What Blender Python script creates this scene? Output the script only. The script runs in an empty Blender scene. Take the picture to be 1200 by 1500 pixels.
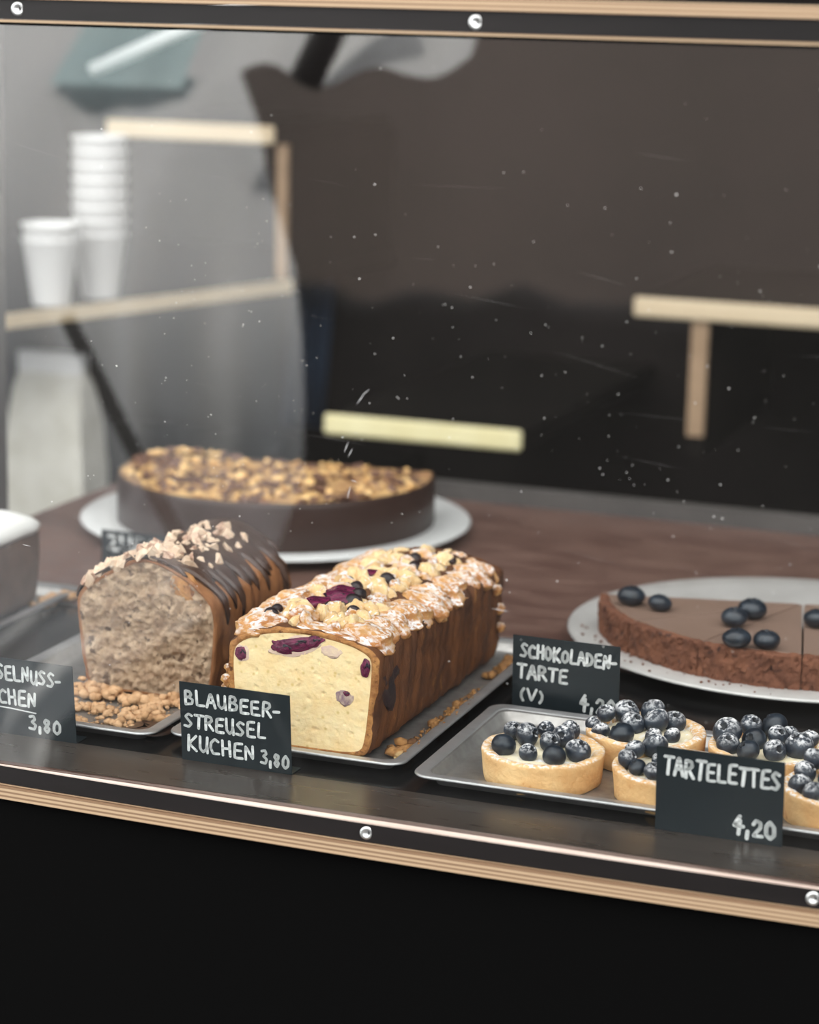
import bpy, math, random
from mathutils import Vector, Matrix, noise
C = bpy.context.scene.collection
sc = bpy.context.scene
random.seed(7)
S = 0.01            # everything below is written in centimetres

# ---------------------------------------------------------------- camera
cam_d = bpy.data.cameras.new('camera'); cam = bpy.data.objects.new('camera', cam_d); C.objects.link(cam)
R_ = Vector((0.93736336, 0.34750385, 0.02431058)); U_ = Vector((-0.09611502, 0.19092155, 0.97688836)); F_ = Vector((-0.33483105, 0.91803597, -0.2123632))
m = Matrix.Identity(4)
for i in range(3):
    m[i][0] = R_[i]; m[i][1] = U_[i]; m[i][2] = -F_[i]
m.translation = Vector((0.4298965, -1.191817, 0.4603643))
cam.matrix_world = m
cam_d.sensor_fit = 'HORIZONTAL'; cam_d.sensor_width = 24; cam_d.lens = 68.0
cam_d.clip_start = 0.02; cam_d.clip_end = 100
cam_d.dof.use_dof = True; cam_d.dof.focus_distance = 1.44; cam_d.dof.aperture_fstop = 4.5
sc.camera = cam

# ---------------------------------------------------------------- world, sun, exposure
w = bpy.data.worlds.new('sky'); sc.world = w; w.use_nodes = True
nt = w.node_tree; bg = nt.nodes['Background']
tc = nt.nodes.new('ShaderNodeTexCoord'); sx = nt.nodes.new('ShaderNodeSeparateXYZ'); rp = nt.nodes.new('ShaderNodeValToRGB')
nt.links.new(tc.outputs['Generated'], sx.inputs[0]); nt.links.new(sx.outputs['Z'], rp.inputs[0]); nt.links.new(rp.outputs[0], bg.inputs[0])
rp.color_ramp.elements[0].position = 0.0; rp.color_ramp.elements[0].color = (0.93, 0.95, 0.98, 1)
rp.color_ramp.elements[1].position = 0.7; rp.color_ramp.elements[1].color = (1.0, 0.98, 0.96, 1)
bg.inputs[1].default_value = 2.3
sd = bpy.data.lights.new('sun', 'SUN'); sd.energy = 5.0; sd.angle = math.radians(4); sd.color = (1.0, 0.93, 0.83)
sun = bpy.data.objects.new('sun', sd); C.objects.link(sun)
sun.rotation_euler = Vector((0.30, -0.62, -0.95)).to_track_quat('-Z', 'Y').to_euler()
vs = sc.view_settings
sc.display_settings.display_device = 'sRGB'
vs.view_transform = 'Standard'; vs.look = 'None'; vs.exposure = 0.8; vs.gamma = 1; vs.use_curve_mapping = False

# ---------------------------------------------------------------- materials
MATS = {}
def mat(name, c1, c2=None, scale=20., rough=.6, bump=0., bscale=60., metal=0., spec=.5, stretch=(1, 1, 1), c3=None, c3scale=8., c3t=.6,
        sugar=0., sugar_scale=180., detail=4., coat=0., trans=0., sss=0., pores=None, lo=.35, hi=.65, rough2=None, up0=.1):
    """procedural surface: two colours mixed by noise, optional third in blotches, optional powdered sugar on up-facing sides"""
    mt = bpy.data.materials.new(name); mt.use_nodes = True; n = mt.node_tree; N = n.nodes; L = n.links
    b = N['Principled BSDF']
    b.inputs['Roughness'].default_value = rough; b.inputs['Metallic'].default_value = metal
    b.inputs['Specular IOR Level'].default_value = spec; b.inputs['Coat Weight'].default_value = coat; b.inputs['Coat Roughness'].default_value = .15
    if sss:
        b.inputs['Subsurface Weight'].default_value = sss; b.inputs['Subsurface Radius'].default_value = (1, .6, .3); b.inputs['Subsurface Scale'].default_value = .003
    t = N.new('ShaderNodeTexCoord'); mp = N.new('ShaderNodeMapping'); mp.inputs['Scale'].default_value = stretch
    L.new(t.outputs['Object'], mp.inputs[0])
    def nz(s, det=detail):
        q = N.new('ShaderNodeTexNoise'); q.inputs['Scale'].default_value = s; q.inputs['Detail'].default_value = det; q.inputs['Roughness'].default_value = .6
        L.new(mp.outputs[0], q.inputs['Vector']); return q
    def rng(src, a, z_):
        q = N.new('ShaderNodeMapRange'); q.inputs['From Min'].default_value = a; q.inputs['From Max'].default_value = z_; L.new(src, q.inputs['Value']); return q.outputs[0]
    def mix(f, a, b_):
        q = N.new('ShaderNodeMix'); q.data_type = 'RGBA'
        L.new(f, q.inputs[0])
        for s_, v in ((q.inputs[6], a), (q.inputs[7], b_)):
            if isinstance(v, tuple): s_.default_value = (*v[:3], 1)
            else: L.new(v, s_)
        return q.outputs[2]
    col = None
    if c2:
        col = mix(rng(nz(scale).outputs[0], lo, hi), c1, c2)
    if c3:
        col = mix(rng(nz(c3scale, 3).outputs[0], c3t, c3t + .08), col if col else c1, c3)
    if pores:
        v = N.new('ShaderNodeTexVoronoi'); v.inputs['Scale'].default_value = pores[0]; L.new(mp.outputs[0], v.inputs['Vector'])
        col = mix(rng(v.outputs['Distance'], pores[1], pores[1] + .12), pores[2], col if col else c1)
    if sugar:
        g = N.new('ShaderNodeNewGeometry'); sp = N.new('ShaderNodeSeparateXYZ'); L.new(g.outputs['Normal'], sp.inputs[0])
        up = rng(sp.outputs['Z'], up0, up0 + .6)
        mu = N.new('ShaderNodeMath'); mu.operation = 'MULTIPLY'; L.new(up, mu.inputs[0]); L.new(rng(nz(sugar_scale, 6).outputs[0], .62 - .3 * sugar, .72 - .25 * sugar), mu.inputs[1])
        m2 = N.new('ShaderNodeMath'); m2.operation = 'MULTIPLY'; L.new(mu.outputs[0], m2.inputs[0]); L.new(rng(nz(sugar_scale * .18, 2).outputs[0], .3, .55), m2.inputs[1])
        col = mix(m2.outputs[0], col if col else c1, (.86, .86, .88))
    if col: L.new(col, b.inputs['Base Color'])
    else: b.inputs['Base Color'].default_value = (*c1, 1)
    if sugar:
        rs = N.new('ShaderNodeMapRange'); rs.inputs['To Min'].default_value = rough; rs.inputs['To Max'].default_value = .95; L.new(m2.outputs[0], rs.inputs['Value']); L.new(rs.outputs[0], b.inputs['Roughness'])
    if rough2 is not None:
        rr = N.new('ShaderNodeMapRange'); rr.inputs['To Min'].default_value = rough; rr.inputs['To Max'].default_value = rough2
        rr.inputs['From Min'].default_value = .35; rr.inputs['From Max'].default_value = .65
        L.new(nz(scale * 2).outputs[0], rr.inputs['Value']); L.new(rr.outputs[0], b.inputs['Roughness'])
    if bump:
        bn = N.new('ShaderNodeBump'); bn.inputs['Strength'].default_value = bump; bn.inputs['Distance'].default_value = .002
        L.new(nz(bscale, 8).outputs[0], bn.inputs['Height']); L.new(bn.outputs[0], b.inputs['Normal'])
    if trans:
        tr = N.new('ShaderNodeBsdfTranslucent'); tr.inputs[0].default_value = (*c1, 1)
        ms = N.new('ShaderNodeMixShader'); ms.inputs[0].default_value = trans
        L.new(b.outputs[0], ms.inputs[1]); L.new(tr.outputs[0], ms.inputs[2]); L.new(ms.outputs[0], N['Material Output'].inputs[0])
    MATS[name] = mt; return mt

mat('film_black', (.009, .008, .008), (.014, .012, .012), 30, spec=.22, rough=.42, bump=.05, bscale=300, stretch=(.15, 1, 1))
mat('panel_black', (.0021, .0021, .0021), rough=.9, spec=.04)
mat('counter_brown', (.095, .050, .040), (.155, .092, .074), 45, rough=.30, rough2=.42, bump=.12, bscale=220, stretch=(.35, 1, 1), spec=.45)
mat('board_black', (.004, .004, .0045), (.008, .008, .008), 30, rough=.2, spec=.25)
mat('ledge_film', (.036, .029, .025), (.052, .043, .037), 60, rough=.26, rough2=.34, bump=.04, bscale=260, stretch=(.1, 1, 1), spec=.6)
mat('wall_dark', (.007, .0055, .005), (.012, .009, .0085), 3, rough=.7, spec=.1)
mat('board_dark', (.007, .006, .0055), (.011, .009, .008), 3, rough=.8, spec=.06)
mat('wood_tan', (.40, .27, .17), (.30, .20, .12), 30, rough=.6)
mat('wood_yellow', (.85, .78, .48), (.78, .70, .40), 20, rough=.5)
mat('wood_pale', (.72, .60, .42), (.60, .47, .31), 30, rough=.55, stretch=(.1, 1, 6))
mat('white_paper', (.72, .72, .72), rough=.6)
mat('bag_paper', (.66, .64, .58), (.52, .50, .43), 22, rough=.7, bump=.3, bscale=30)
mat('steel', (.55, .55, .56), (.44, .44, .45), 40, rough=.34, rough2=.46, metal=.75, stretch=(.2, 1, 1))
mat('steel_floor', (.45, .44, .43), (.33, .32, .31), 60, rough=.33, rough2=.5, metal=.75, bump=.1, bscale=300)
mat('plate_white', (.70, .71, .71), (.60, .61, .61), 9, rough=.3)
mat('disc_silver', (.60, .59, .58), (.50, .49, .48), 25, rough=.33, metal=.25, c3=(.5, .33, .25), c3scale=60, c3t=.72)
mat('card_black', (.010, .016, .020), (.015, .022, .026), 12, rough=.36, spec=.5)
mat('chalk_white', (.80, .82, .82), (.66, .69, .69), 260, rough=.8)
mat('crumb_yellow', (.93, .75, .44), (.90, .66, .34), 70, rough=.85, bump=.3, bscale=520, sss=.1, pores=(150, .09, (.72, .52, .22)))
mat('loaf_crust', (.17, .060, .018), (.055, .019, .008), 55, rough=.6, bump=.9, bscale=240, stretch=(1, 1, .35), c3=(.30, .13, .04), c3scale=120, c3t=.64)
mat('loaf_rim', (.56, .27, .085), (.30, .115, .03), 110, rough=.75, bump=1.0, bscale=300, c3=(.15, .05, .016), c3scale=170, c3t=.58)
mat('loaf_top', (.72, .42, .16), (.52, .22, .07), 60, rough=.7, bump=.8, bscale=260, sugar=.75)
mat('fold', (.66, .36, .13), (.46, .18, .055), 75, rough=.75, bump=.9, bscale=320, sugar=.62, sugar_scale=380, up0=.1)
mat('streusel', (.84, .64, .36), (.72, .46, .21), 60, rough=.8, bump=.6, bscale=300, sugar=.3)
mat('streusel_golden', (.70, .38, .12), (.50, .20, .06), 60, rough=.75, bump=.8, bscale=300, sugar=.75)
mat('jam', (.07, .006, .03), (.22, .02, .08), 130, rough=.25, bump=.6, bscale=160, c3=(.01, .008, .015), c3scale=90, c3t=.52)
mat('jam_halo', (.62, .42, .40), (.80, .62, .44), 60, rough=.85, bump=.3, bscale=400)
mat('jam_pale', (.22, .13, .17), (.55, .42, .33), 120, rough=.7, bump=.4)
mat('berry_stain', (.008, .007, .012), (.03, .012, .012), 60, rough=.3, bump=.6, bscale=120)
mat('hazel_crumb', (.30, .19, .12), (.56, .41, .28), 90, rough=.9, bump=1.0, bscale=260, c3=(.13, .075, .045), c3scale=85, c3t=.57, detail=8)
mat('hazel_crust', (.33, .14, .05), (.20, .075, .025), 60, rough=.75, bump=.6, bscale=240, stretch=(1, 1, .4))
mat('glaze', (.050, .025, .017), (.075, .040, .028), 30, rough=.35, bump=.25, bscale=60)
mat('nut_pale', (.78, .62, .47), (.62, .44, .31), 120, rough=.6, bump=.3)
mat('nut_skin', (.34, .17, .11), (.66, .48, .36), 120, rough=.6, bump=.3)
mat('crumbs_dark', (.50, .25, .08), (.12, .05, .02), 45, rough=.85, bump=.6, bscale=300, c3=(.75, .58, .30), c3scale=35, c3t=.62)
mat('crumbs', (.66, .42, .24), (.48, .27, .13), 90, rough=.85, bump=.6, bscale=300)
mat('choc_side', (.030, .015, .012), (.042, .023, .018), 20, spec=.3, rough=.4, bump=.15, bscale=90)
mat('cheese_top', (.75, .48, .20), (.25, .11, .06), 45, rough=.6, bump=.8, bscale=120, c3=(.11, .055, .04), c3scale=30, c3t=.52)
mat('topping_dark', (.13, .065, .045), (.19, .10, .07), 80, rough=.5)
mat('topping_pale', (.80, .55, .26), (.66, .38, .14), 60, rough=.55)
mat('ganache', (.22, .145, .112), (.25, .17, .135), 12, rough=.30, bump=.05, bscale=40, c3=(.21, .14, .11), c3scale=14, c3t=.66)
mat('cocoa_crust', (.19, .072, .036), (.12, .042, .021), 70, rough=.85, bump=1.0, bscale=260, c3=(.035, .012, .009), c3scale=120, c3t=.60)
mat('tart_crust', (.86, .58, .28), (.74, .42, .17), 45, rough=.75, bump=.8, bscale=220, c3=(.55, .27, .09), c3scale=95, c3t=.64, sugar=.55, sugar_scale=420)
mat('cream', (.86, .78, .58), (.80, .70, .48), 40, rough=.6, sugar=.3)
mat('berry', (.008, .011, .017), (.024, .034, .048), 110, rough=.33, bump=.15, bscale=120)
mat('berry_sugared', (.010, .014, .024), (.030, .042, .062), 110, rough=.40, bump=.3, bscale=160, sugar=.62, sugar_scale=300, up0=.25)
mat('calyx', (.008, .010, .014), rough=.7)
mat('icing', (.86, .86, .84), rough=.35)
mat('left_cake', (.16, .10, .075), (.11, .065, .048), 40, rough=.7, bump=.5, bscale=120)
mat('canvas', (.82, .84, .86), (.74, .77, .80), 2.5, rough=.9, trans=.3)
mat('teal_cloth', (.56, .70, .72), (.50, .66, .70), 4, rough=.9, trans=.3)
mat('pole_dark', (.02, .02, .02), rough=.6)
mat('bounce_paving', (.36, .33, .31), (.30, .27, .26), 2, rough=.9)
mat('asphalt', (.0025, .0022, .0022), (.005, .0045, .004), 8, rough=.9)
mat('facade', (.12, .100, .09), (.055, .047, .043), .22, rough=.9)
mat('screw_steel', (.75, .77, .76), rough=.3, metal=.8)
mat('screw_dark', (.06, .07, .07), rough=.5, metal=.5)
mat('edge_catchlight', (.62, .53, .47), (.48, .38, .32), 50, rough=.5, stretch=(.15, 1, 1))
mat('dust', (.8, .8, .78), rough=.8)
mat('scratch', (.6, .6, .6), rough=.8)
mat('blue_cloth', (.012, .03, .07), (.02, .045, .09), 6, rough=.8)
mat('rail_grey', (.085, .078, .075), (.065, .06, .058), 14, rough=.5)

# plywood edge: light and dark veneers by height
def ply(name, period, z0=0.):
    mt = bpy.data.materials.new(name); mt.use_nodes = True; n = mt.node_tree; N = n.nodes; L = n.links; b = N['Principled BSDF']
    t = N.new('ShaderNodeTexCoord'); s = N.new('ShaderNodeSeparateXYZ'); L.new(t.outputs['Object'], s.inputs[0])
    nz = N.new('ShaderNodeTexNoise'); nz.inputs['Scale'].default_value = 40; mp = N.new('ShaderNodeMapping'); mp.inputs['Scale'].default_value = (.12, 1, 8)
    L.new(t.outputs['Object'], mp.inputs[0]); L.new(mp.outputs[0], nz.inputs['Vector'])
    a = N.new('ShaderNodeMath'); a.operation = 'MULTIPLY_ADD'; L.new(s.outputs['Z'], a.inputs[0]); a.inputs[1].default_value = 1 / (period * S); a.inputs[2].default_value = z0
    a2 = N.new('ShaderNodeMath'); a2.operation = 'MULTIPLY_ADD'; L.new(nz.outputs[0], a2.inputs[0]); a2.inputs[1].default_value = .35; L.new(a.outputs[0], a2.inputs[2])
    f = N.new('ShaderNodeMath'); f.operation = 'PINGPONG'; L.new(a2.outputs[0], f.inputs[0]); f.inputs[1].default_value = .5
    r = N.new('ShaderNodeValToRGB'); L.new(f.outputs[0], r.inputs[0])
    e = r.color_ramp.elements; e[0].position = .12; e[0].color = (.19, .115, .065, 1); e[1].position = .32; e[1].color = (.42, .30, .185, 1)
    L.new(r.outputs[0], b.inputs['Base Color']); b.inputs['Roughness'].default_value = .6; MATS[name] = mt
ply('ply_edge', .26, .1); ply('ply_fine', .3, .3)

# glass: clear pane that mirrors a share of the outdoors on its outer face
gm = bpy.data.materials.new('glass'); gm.use_nodes = True; n = gm.node_tree; N = n.nodes; L = n.links; N.remove(N['Principled BSDF'])
lw = N.new('ShaderNodeLayerWeight'); lw.inputs[0].default_value = .5
pw = N.new('ShaderNodeMath'); pw.operation = 'POWER'; L.new(lw.outputs['Facing'], pw.inputs[0]); pw.inputs[1].default_value = 4
ma = N.new('ShaderNodeMath'); ma.operation = 'MULTIPLY_ADD'; L.new(pw.outputs[0], ma.inputs[0]); ma.inputs[1].default_value = .8; ma.inputs[2].default_value = .15
ge = N.new('ShaderNodeNewGeometry'); iv = N.new('ShaderNodeMath'); iv.operation = 'SUBTRACT'; iv.inputs[0].default_value = 1; L.new(ge.outputs['Backfacing'], iv.inputs[1])
mf = N.new('ShaderNodeMath'); mf.operation = 'MULTIPLY'; L.new(ma.outputs[0], mf.inputs[0]); L.new(iv.outputs[0], mf.inputs[1])
tb = N.new('ShaderNodeBsdfTransparent'); gb = N.new('ShaderNodeBsdfGlossy'); gb.inputs['Roughness'].default_value = .02
tb.inputs[0].default_value = (.98, .99, .985, 1)
ms = N.new('ShaderNodeMixShader'); L.new(mf.outputs[0], ms.inputs[0]); L.new(tb.outputs[0], ms.inputs[1]); L.new(gb.outputs[0], ms.inputs[2]); L.new(ms.outputs[0], N['Material Output'].inputs[0])
MATS['glass'] = gm

# ---------------------------------------------------------------- mesh helpers
class MB:
    def __init__(s): s.v = []; s.f = []
    def add(s, vs, fs):
        o = len(s.v); s.v += [tuple(q) for q in vs]; s.f += [tuple(i + o for i in f) for f in fs]; return s
    def box(s, x0, y0, z0, x1, y1, z1, c=0.):
        if c:
            return s.add(*rbox(x0, y0, z0, x1, y1, z1, c))
        return s.add([(x0, y0, z0), (x1, y0, z0), (x1, y1, z0), (x0, y1, z0), (x0, y0, z1), (x1, y0, z1), (x1, y1, z1), (x0, y1, z1)],
                     [(3, 2, 1, 0), (4, 5, 6, 7), (0, 1, 5, 4), (1, 2, 6, 5), (2, 3, 7, 6), (3, 0, 4, 7)])
    def prism(s, poly, z0, z1):
        n = len(poly)
        return s.add([(x, y, z0) for x, y in poly] + [(x, y, z1) for x, y in poly],
                     [tuple(range(n - 1, -1, -1)), tuple(range(n, 2 * n))] + [(i, (i + 1) % n, n + (i + 1) % n, n + i) for i in range(n)])
    def lathe(s, prof, n=48, c=(0, 0), fn=None):
        vs = []
        for r, z in prof:
            for k in range(n):
                a = 2 * math.pi * k / n; p = (c[0] + r * math.cos(a), c[1] + r * math.sin(a), z)
                vs.append(fn(Vector(p), a) if fn else p)
        fs = []
        for i in range(len(prof) - 1):
            for k in range(n):
                fs.append((i * n + k, i * n + (k + 1) % n, (i + 1) * n + (k + 1) % n, (i + 1) * n + k))
        if prof[0][0] > 1e-6: fs.append(tuple(range(n - 1, -1, -1)))
        if prof[-1][0] > 1e-6: fs.append(tuple((len(prof) - 1) * n + k for k in range(n)))
        return s.add(vs, fs)
    def tube(s, a, b, r, n=12, r2=None):
        a = Vector(a); b = Vector(b); d = (b - a).normalized(); u = d.orthogonal().normalized(); v_ = d.cross(u); r2 = r if r2 is None else r2
        vs = [a + (u * math.cos(t) + v_ * math.sin(t)) * r for t in [2 * math.pi * k / n for k in range(n)]]
        vs += [b + (u * math.cos(t) + v_ * math.sin(t)) * r2 for t in [2 * math.pi * k / n for k in range(n)]]
        return s.add(vs, [tuple(range(n - 1, -1, -1)), tuple(range(n, 2 * n))] + [(k, (k + 1) % n, n + (k + 1) % n, n + k) for k in range(n)])
    def mesh(s, name, mt, smooth=False):
        me = bpy.data.meshes.new(name); me.from_pydata([(x * S, y * S, z * S) for x, y, z in s.v], [], s.f); me.validate()
        me.materials.append(MATS[mt])
        if smooth: me.polygons.foreach_set('use_smooth', [True] * len(me.polygons))
        me.update(); return me
    def build(s, name, mt, parent=None, smooth=False, loc=None, rot=None):
        return place(name, s.mesh(name, mt, smooth), parent, loc, rot)
def place(name, me, parent=None, loc=None, rot=None, scale=None):
    o = bpy.data.objects.new(name, me); C.objects.link(o)
    if parent: o.parent = parent
    if loc is not None: o.location = Vector(loc) * S
    if rot is not None: o.rotation_euler = rot
    if scale is not None: o.scale = scale
    return o
def rbox(x0, y0, z0, x1, y1, z1, c):
    vs = []; fs = []
    def ring(i, z): return [(x0 + i + (c if 0 else 0), y0 + i, z)]
    def rr(ins, z):
        k = c - ins if c - ins > 0 else 0
        a = ins; X0, X1, Y0, Y1 = x0 + a, x1 - a, y0 + a, y1 - a
        return [(X0 + k, Y0, z), (X1 - k, Y0, z), (X1, Y0 + k, z), (X1, Y1 - k, z), (X1 - k, Y1, z), (X0 + k, Y1, z), (X0, Y1 - k, z), (X0, Y0 + k, z)]
    L_ = [rr(c * .8, z0), rr(0, z0 + c), rr(0, z1 - c), rr(c * .8, z1)]
    for r in L_: vs += r
    for i in range(3):
        for k in range(8): fs.append((i * 8 + k, i * 8 + (k + 1) % 8, (i + 1) * 8 + (k + 1) % 8, (i + 1) * 8 + k))
    fs += [tuple(range(7, -1, -1)), tuple(range(24, 32))]
    return vs, fs
def tag(o, label=None, cat=None, group=None, kind=None):
    if label: o['label'] = label
    if cat: o['category'] = cat
    if group: o['group'] = group
    if kind: o['kind'] = kind
    return o
def thing(name, loc, label, cat, group=None, rz=0.):
    o = bpy.data.objects.new(name, None); C.objects.link(o); o.location = Vector(loc) * S; o.rotation_euler = (0, 0, rz); o.empty_display_size = .02
    return tag(o, label, cat, group)
def nv(p, sc_, amp):      # vector noise, p in cm
    q = Vector(p) * sc_
    return Vector((noise.noise(q), noise.noise(q + Vector((31.4, 7, 3))), noise.noise(q + Vector((-12, 55, 9))))) * amp
def smoothpoly(p, it=2):
    for _ in range(it):
        q = []
        for i in range(len(p)):
            a, b = Vector(p[i]), Vector(p[(i + 1) % len(p)]); q += [a * .75 + b * .25, a * .25 + b * .75]
        p = q
    return p
def resample(p, n):
    P = [Vector(q) for q in p]; P.append(P[0]); d = [0]
    for a, b in zip(P, P[1:]): d.append(d[-1] + (b - a).length)
    out = []; j = 0
    for k in range(n):
        t = d[-1] * k / n
        while d[j + 1] < t: j += 1
        f = (t - d[j]) / max(1e-9, d[j + 1] - d[j]); out.append(P[j].lerp(P[j + 1], f))
    return out
def blob(seed, sub=2, amp=.25, sq=(1, 1, 1), fr=1.2):
    import bmesh
    bm = bmesh.new(); bmesh.ops.create_icosphere(bm, subdivisions=sub, radius=1)
    b = MB(); b.v = []
    for v in bm.verts:
        p = v.co + nv(v.co + Vector((seed * 9.1, 0, 0)), fr, amp) + nv(v.co + Vector((seed * 9.1, 5, 0)), fr * 2.6, amp * .35)
        b.v.append((p.x * sq[0], p.y * sq[1], p.z * sq[2]))
    b.f = [tuple(v.index for v in f.verts) for f in bm.faces]; bm.free(); return b

# ================================================================= SETTING
def struct(name, b, mt, label=None):
    o = b.build(name, mt); o['kind'] = 'structure'
    if label: o['label'] = label
    return o
struct('floor', MB().box(-200, -3, -100, 200, 215, -95), 'wall_dark')
struct('wall_back', MB().box(-200, 190, -95, 200, 200, 230), 'wall_dark')
struct('wall_left', MB().box(-205, -3, -95, -200, 190, 230), 'wall_dark')
struct('wall_right', MB().box(200, -3, -95, 205, 190, 230), 'wall_dark')
struct('ceiling', MB().box(-205, 60, 230, 205, 200, 235), 'wall_dark')
struct('ground', MB().box(-1500, -1500, -110, 1500, -3, -100), 'asphalt')

# ================================================================= DISPLAY CASE
case = thing('display_case', (0, 0, 0), 'black plywood display case with a clear front pane holding the cakes', 'display case')
def yf(x): return max(-.55, min(.05, -.45 + x * x / 1500.)) if abs(x) < 27 else .04
def strip(x0, x1, n, z0, z1, yb, off=0.):
    b = MB(); vs = []; fs = []
    for i in range(n + 1):
        x = x0 + (x1 - x0) * i / n; y = yf(x) + off
        vs += [(x, y, z0), (x, y, z1), (x, yb, z1), (x, yb, z0)]
    for i in range(n):
        for k in range(4):
            fs.append((i * 4 + k, i * 4 + (k + 1) % 4, i * 4 + 4 + (k + 1) % 4, i * 4 + 4 + k))
    fs += [(0, 1, 2, 3), tuple(n * 4 + k for k in (3, 2, 1, 0))]
    b.add(vs, [f[::-1] for f in fs]); return b
MB().box(-60, .7, -2, 90, 87, 0).build('base_board', 'counter_brown', case)
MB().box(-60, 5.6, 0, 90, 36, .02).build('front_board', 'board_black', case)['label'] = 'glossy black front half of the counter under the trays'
MB().box(-60, .7, 0, 90, 5.6, .03).build('front_ledge', 'ledge_film', case)['label'] = 'smooth grey-brown ledge strip behind the glass'
lower = strip(-60, 90, 150, -1.18, -.07, .1).build('lower_rail', 'film_black', case)
strip(-60, 90, 150, -.07, .01, .1, -.02).build('lit_arris', 'edge_catchlight', lower)['label'] = 'top edge of the lower rail, coloured pale as if catching light'  # light caught along the edge, painted in as a pale strip
strip(-60, 90, 150, -1.33, -1.24, .1, .05).build('veneer_line', 'ply_fine', case)['label'] = 'thin light veneer line'
strip(-60, 90, 150, -2.12, -1.36, .5, -.25).build('plywood_edge', 'ply_edge', case)['label'] = 'layered light plywood edge'
MB().box(-60, .2, -94.5, 90, 2, -1.5).build('front_panel', 'panel_black', case)['label'] = 'matt black front panel below the counter'
upper = MB().box(-60, -.25, 44.84, 90, .12, 45.92).build('upper_rail', 'film_black', case)
MB().box(-60, -.20, 44.66, 90, .12, 44.82).build('wood_lip', 'ply_fine', upper)['label'] = 'thin light wood lip'
MB().box(-60, -.10, 44.50, 90, .12, 44.66).build('seal', 'panel_black', upper)
lid = MB().box(-62.6, -.2, 45.96, 90, 6, 46.70).build('lid_board', 'film_black', case)
MB().box(-62.6, -.42, 45.96, 90, -.2, 46.62).build('plywood_edge', 'ply_edge', lid)['label'] = 'layered light plywood edge'
MB().box(-62.6, 57.6, 0, -60.5, 59.5, 45.9).build('corner_post', 'rail_grey', case)['label'] = 'grey corner post at the left end'
MB().box(-62.6, 6, 45.9, -60.5, 59.5, 46.7).build('side_beam', 'rail_grey', case)
MB().box(90, 6, 45.9, 92, 59.5, 46.7).build('side_beam', 'rail_grey', case)
MB().box(90, .7, 0, 92, 59.5, 45.9).build('corner_post', 'rail_grey', case)
MB().box(-60, 87.2, -2, 90, 88.6, 1.6).build('rear_rail', 'rail_grey', case)['label'] = 'low dark grey rail behind the counter'
MB().box(-60, .14, .04, 90, .54, 44.9).build('glass_pane', 'glass', case)['label'] = 'clear acrylic front pane with reflections, dust and fine scratches'
pane = bpy.data.objects['glass_pane']
def screw(x, y, z, parent):
    rt = MB().lathe([(0, -.02), (.40, -.02), (.38, .03), (.30, .06), (.21, .05), (.17, -.005), (0, -.01)], 20).build('screw', 'screw_steel', parent, True, (x, y, z), (math.pi / 2, 0, .3))
for x, z in ((-24.83, 45.42), (2.69, 45.36), (45, 45.4)): screw(x, -.27, z, upper)
for x, z in ((-2.45, -.62), (23.4, -.60), (49, -.6)): screw(x, yf(x) - .03, z, lower)
# dust specks and scratches on the outer face of the pane
rd = random.Random(3); b = MB()
for i in range(420):
    x = rd.uniform(-24, 24); z = rd.triangular(3, 44, 26); r = abs(rd.gauss(.014, .012)) + .008; y = .125; n6 = 6
    b.add([(x + r * math.cos(k), y, z + r * math.sin(k) * rd.uniform(.6, 1)) for k in [6.283 * j / n6 for j in range(n6)]] + [(x, y - .012, z)], [(j, (j + 1) % n6, n6) for j in range(n6)])
b.build('dust', 'dust', pane)['kind'] = 'stuff'
b = MB()
def scr(x, z, l, a, w_=.012):
    dx, dz = math.cos(a) * l / 2, math.sin(a) * l / 2; nx, nz_ = -math.sin(a) * w_, math.cos(a) * w_
    b.add([(x - dx, .12, z - dz), (x + nx, .115, z + nz_), (x + dx, .12, z + dz), (x - nx, .115, z - nz_)], [(0, 1, 2, 3)])
for (x, z, l, a, w_) in ((-3.6, 24.6, .9, .95, .022), (-3.3, 25.0, .7, .7, .018), (-4.4, 21.8, .8, 1.2, .02), (-4.15, 21.5, .7, 1.1, .018), (-4.2, 19.2, .9, 1.35, .02), (-3.9, 19.9, .5, -.2, .015), (1.6, 13.7, 1.1, -.1, .02), (5.0, 13.4, 1.2, -.08, .018), (-24.9, 14.0, .6, -.1, .02)):
    scr(x, z, l, a, w_)
for i in range(26): scr(rd.uniform(-24, 24), rd.uniform(12, 42), rd.uniform(1.5, 6), rd.gauss(-.12, .12), rd.uniform(.0006, .0015))
b.build('scratches', 'scratch', pane)['kind'] = 'stuff'

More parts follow.
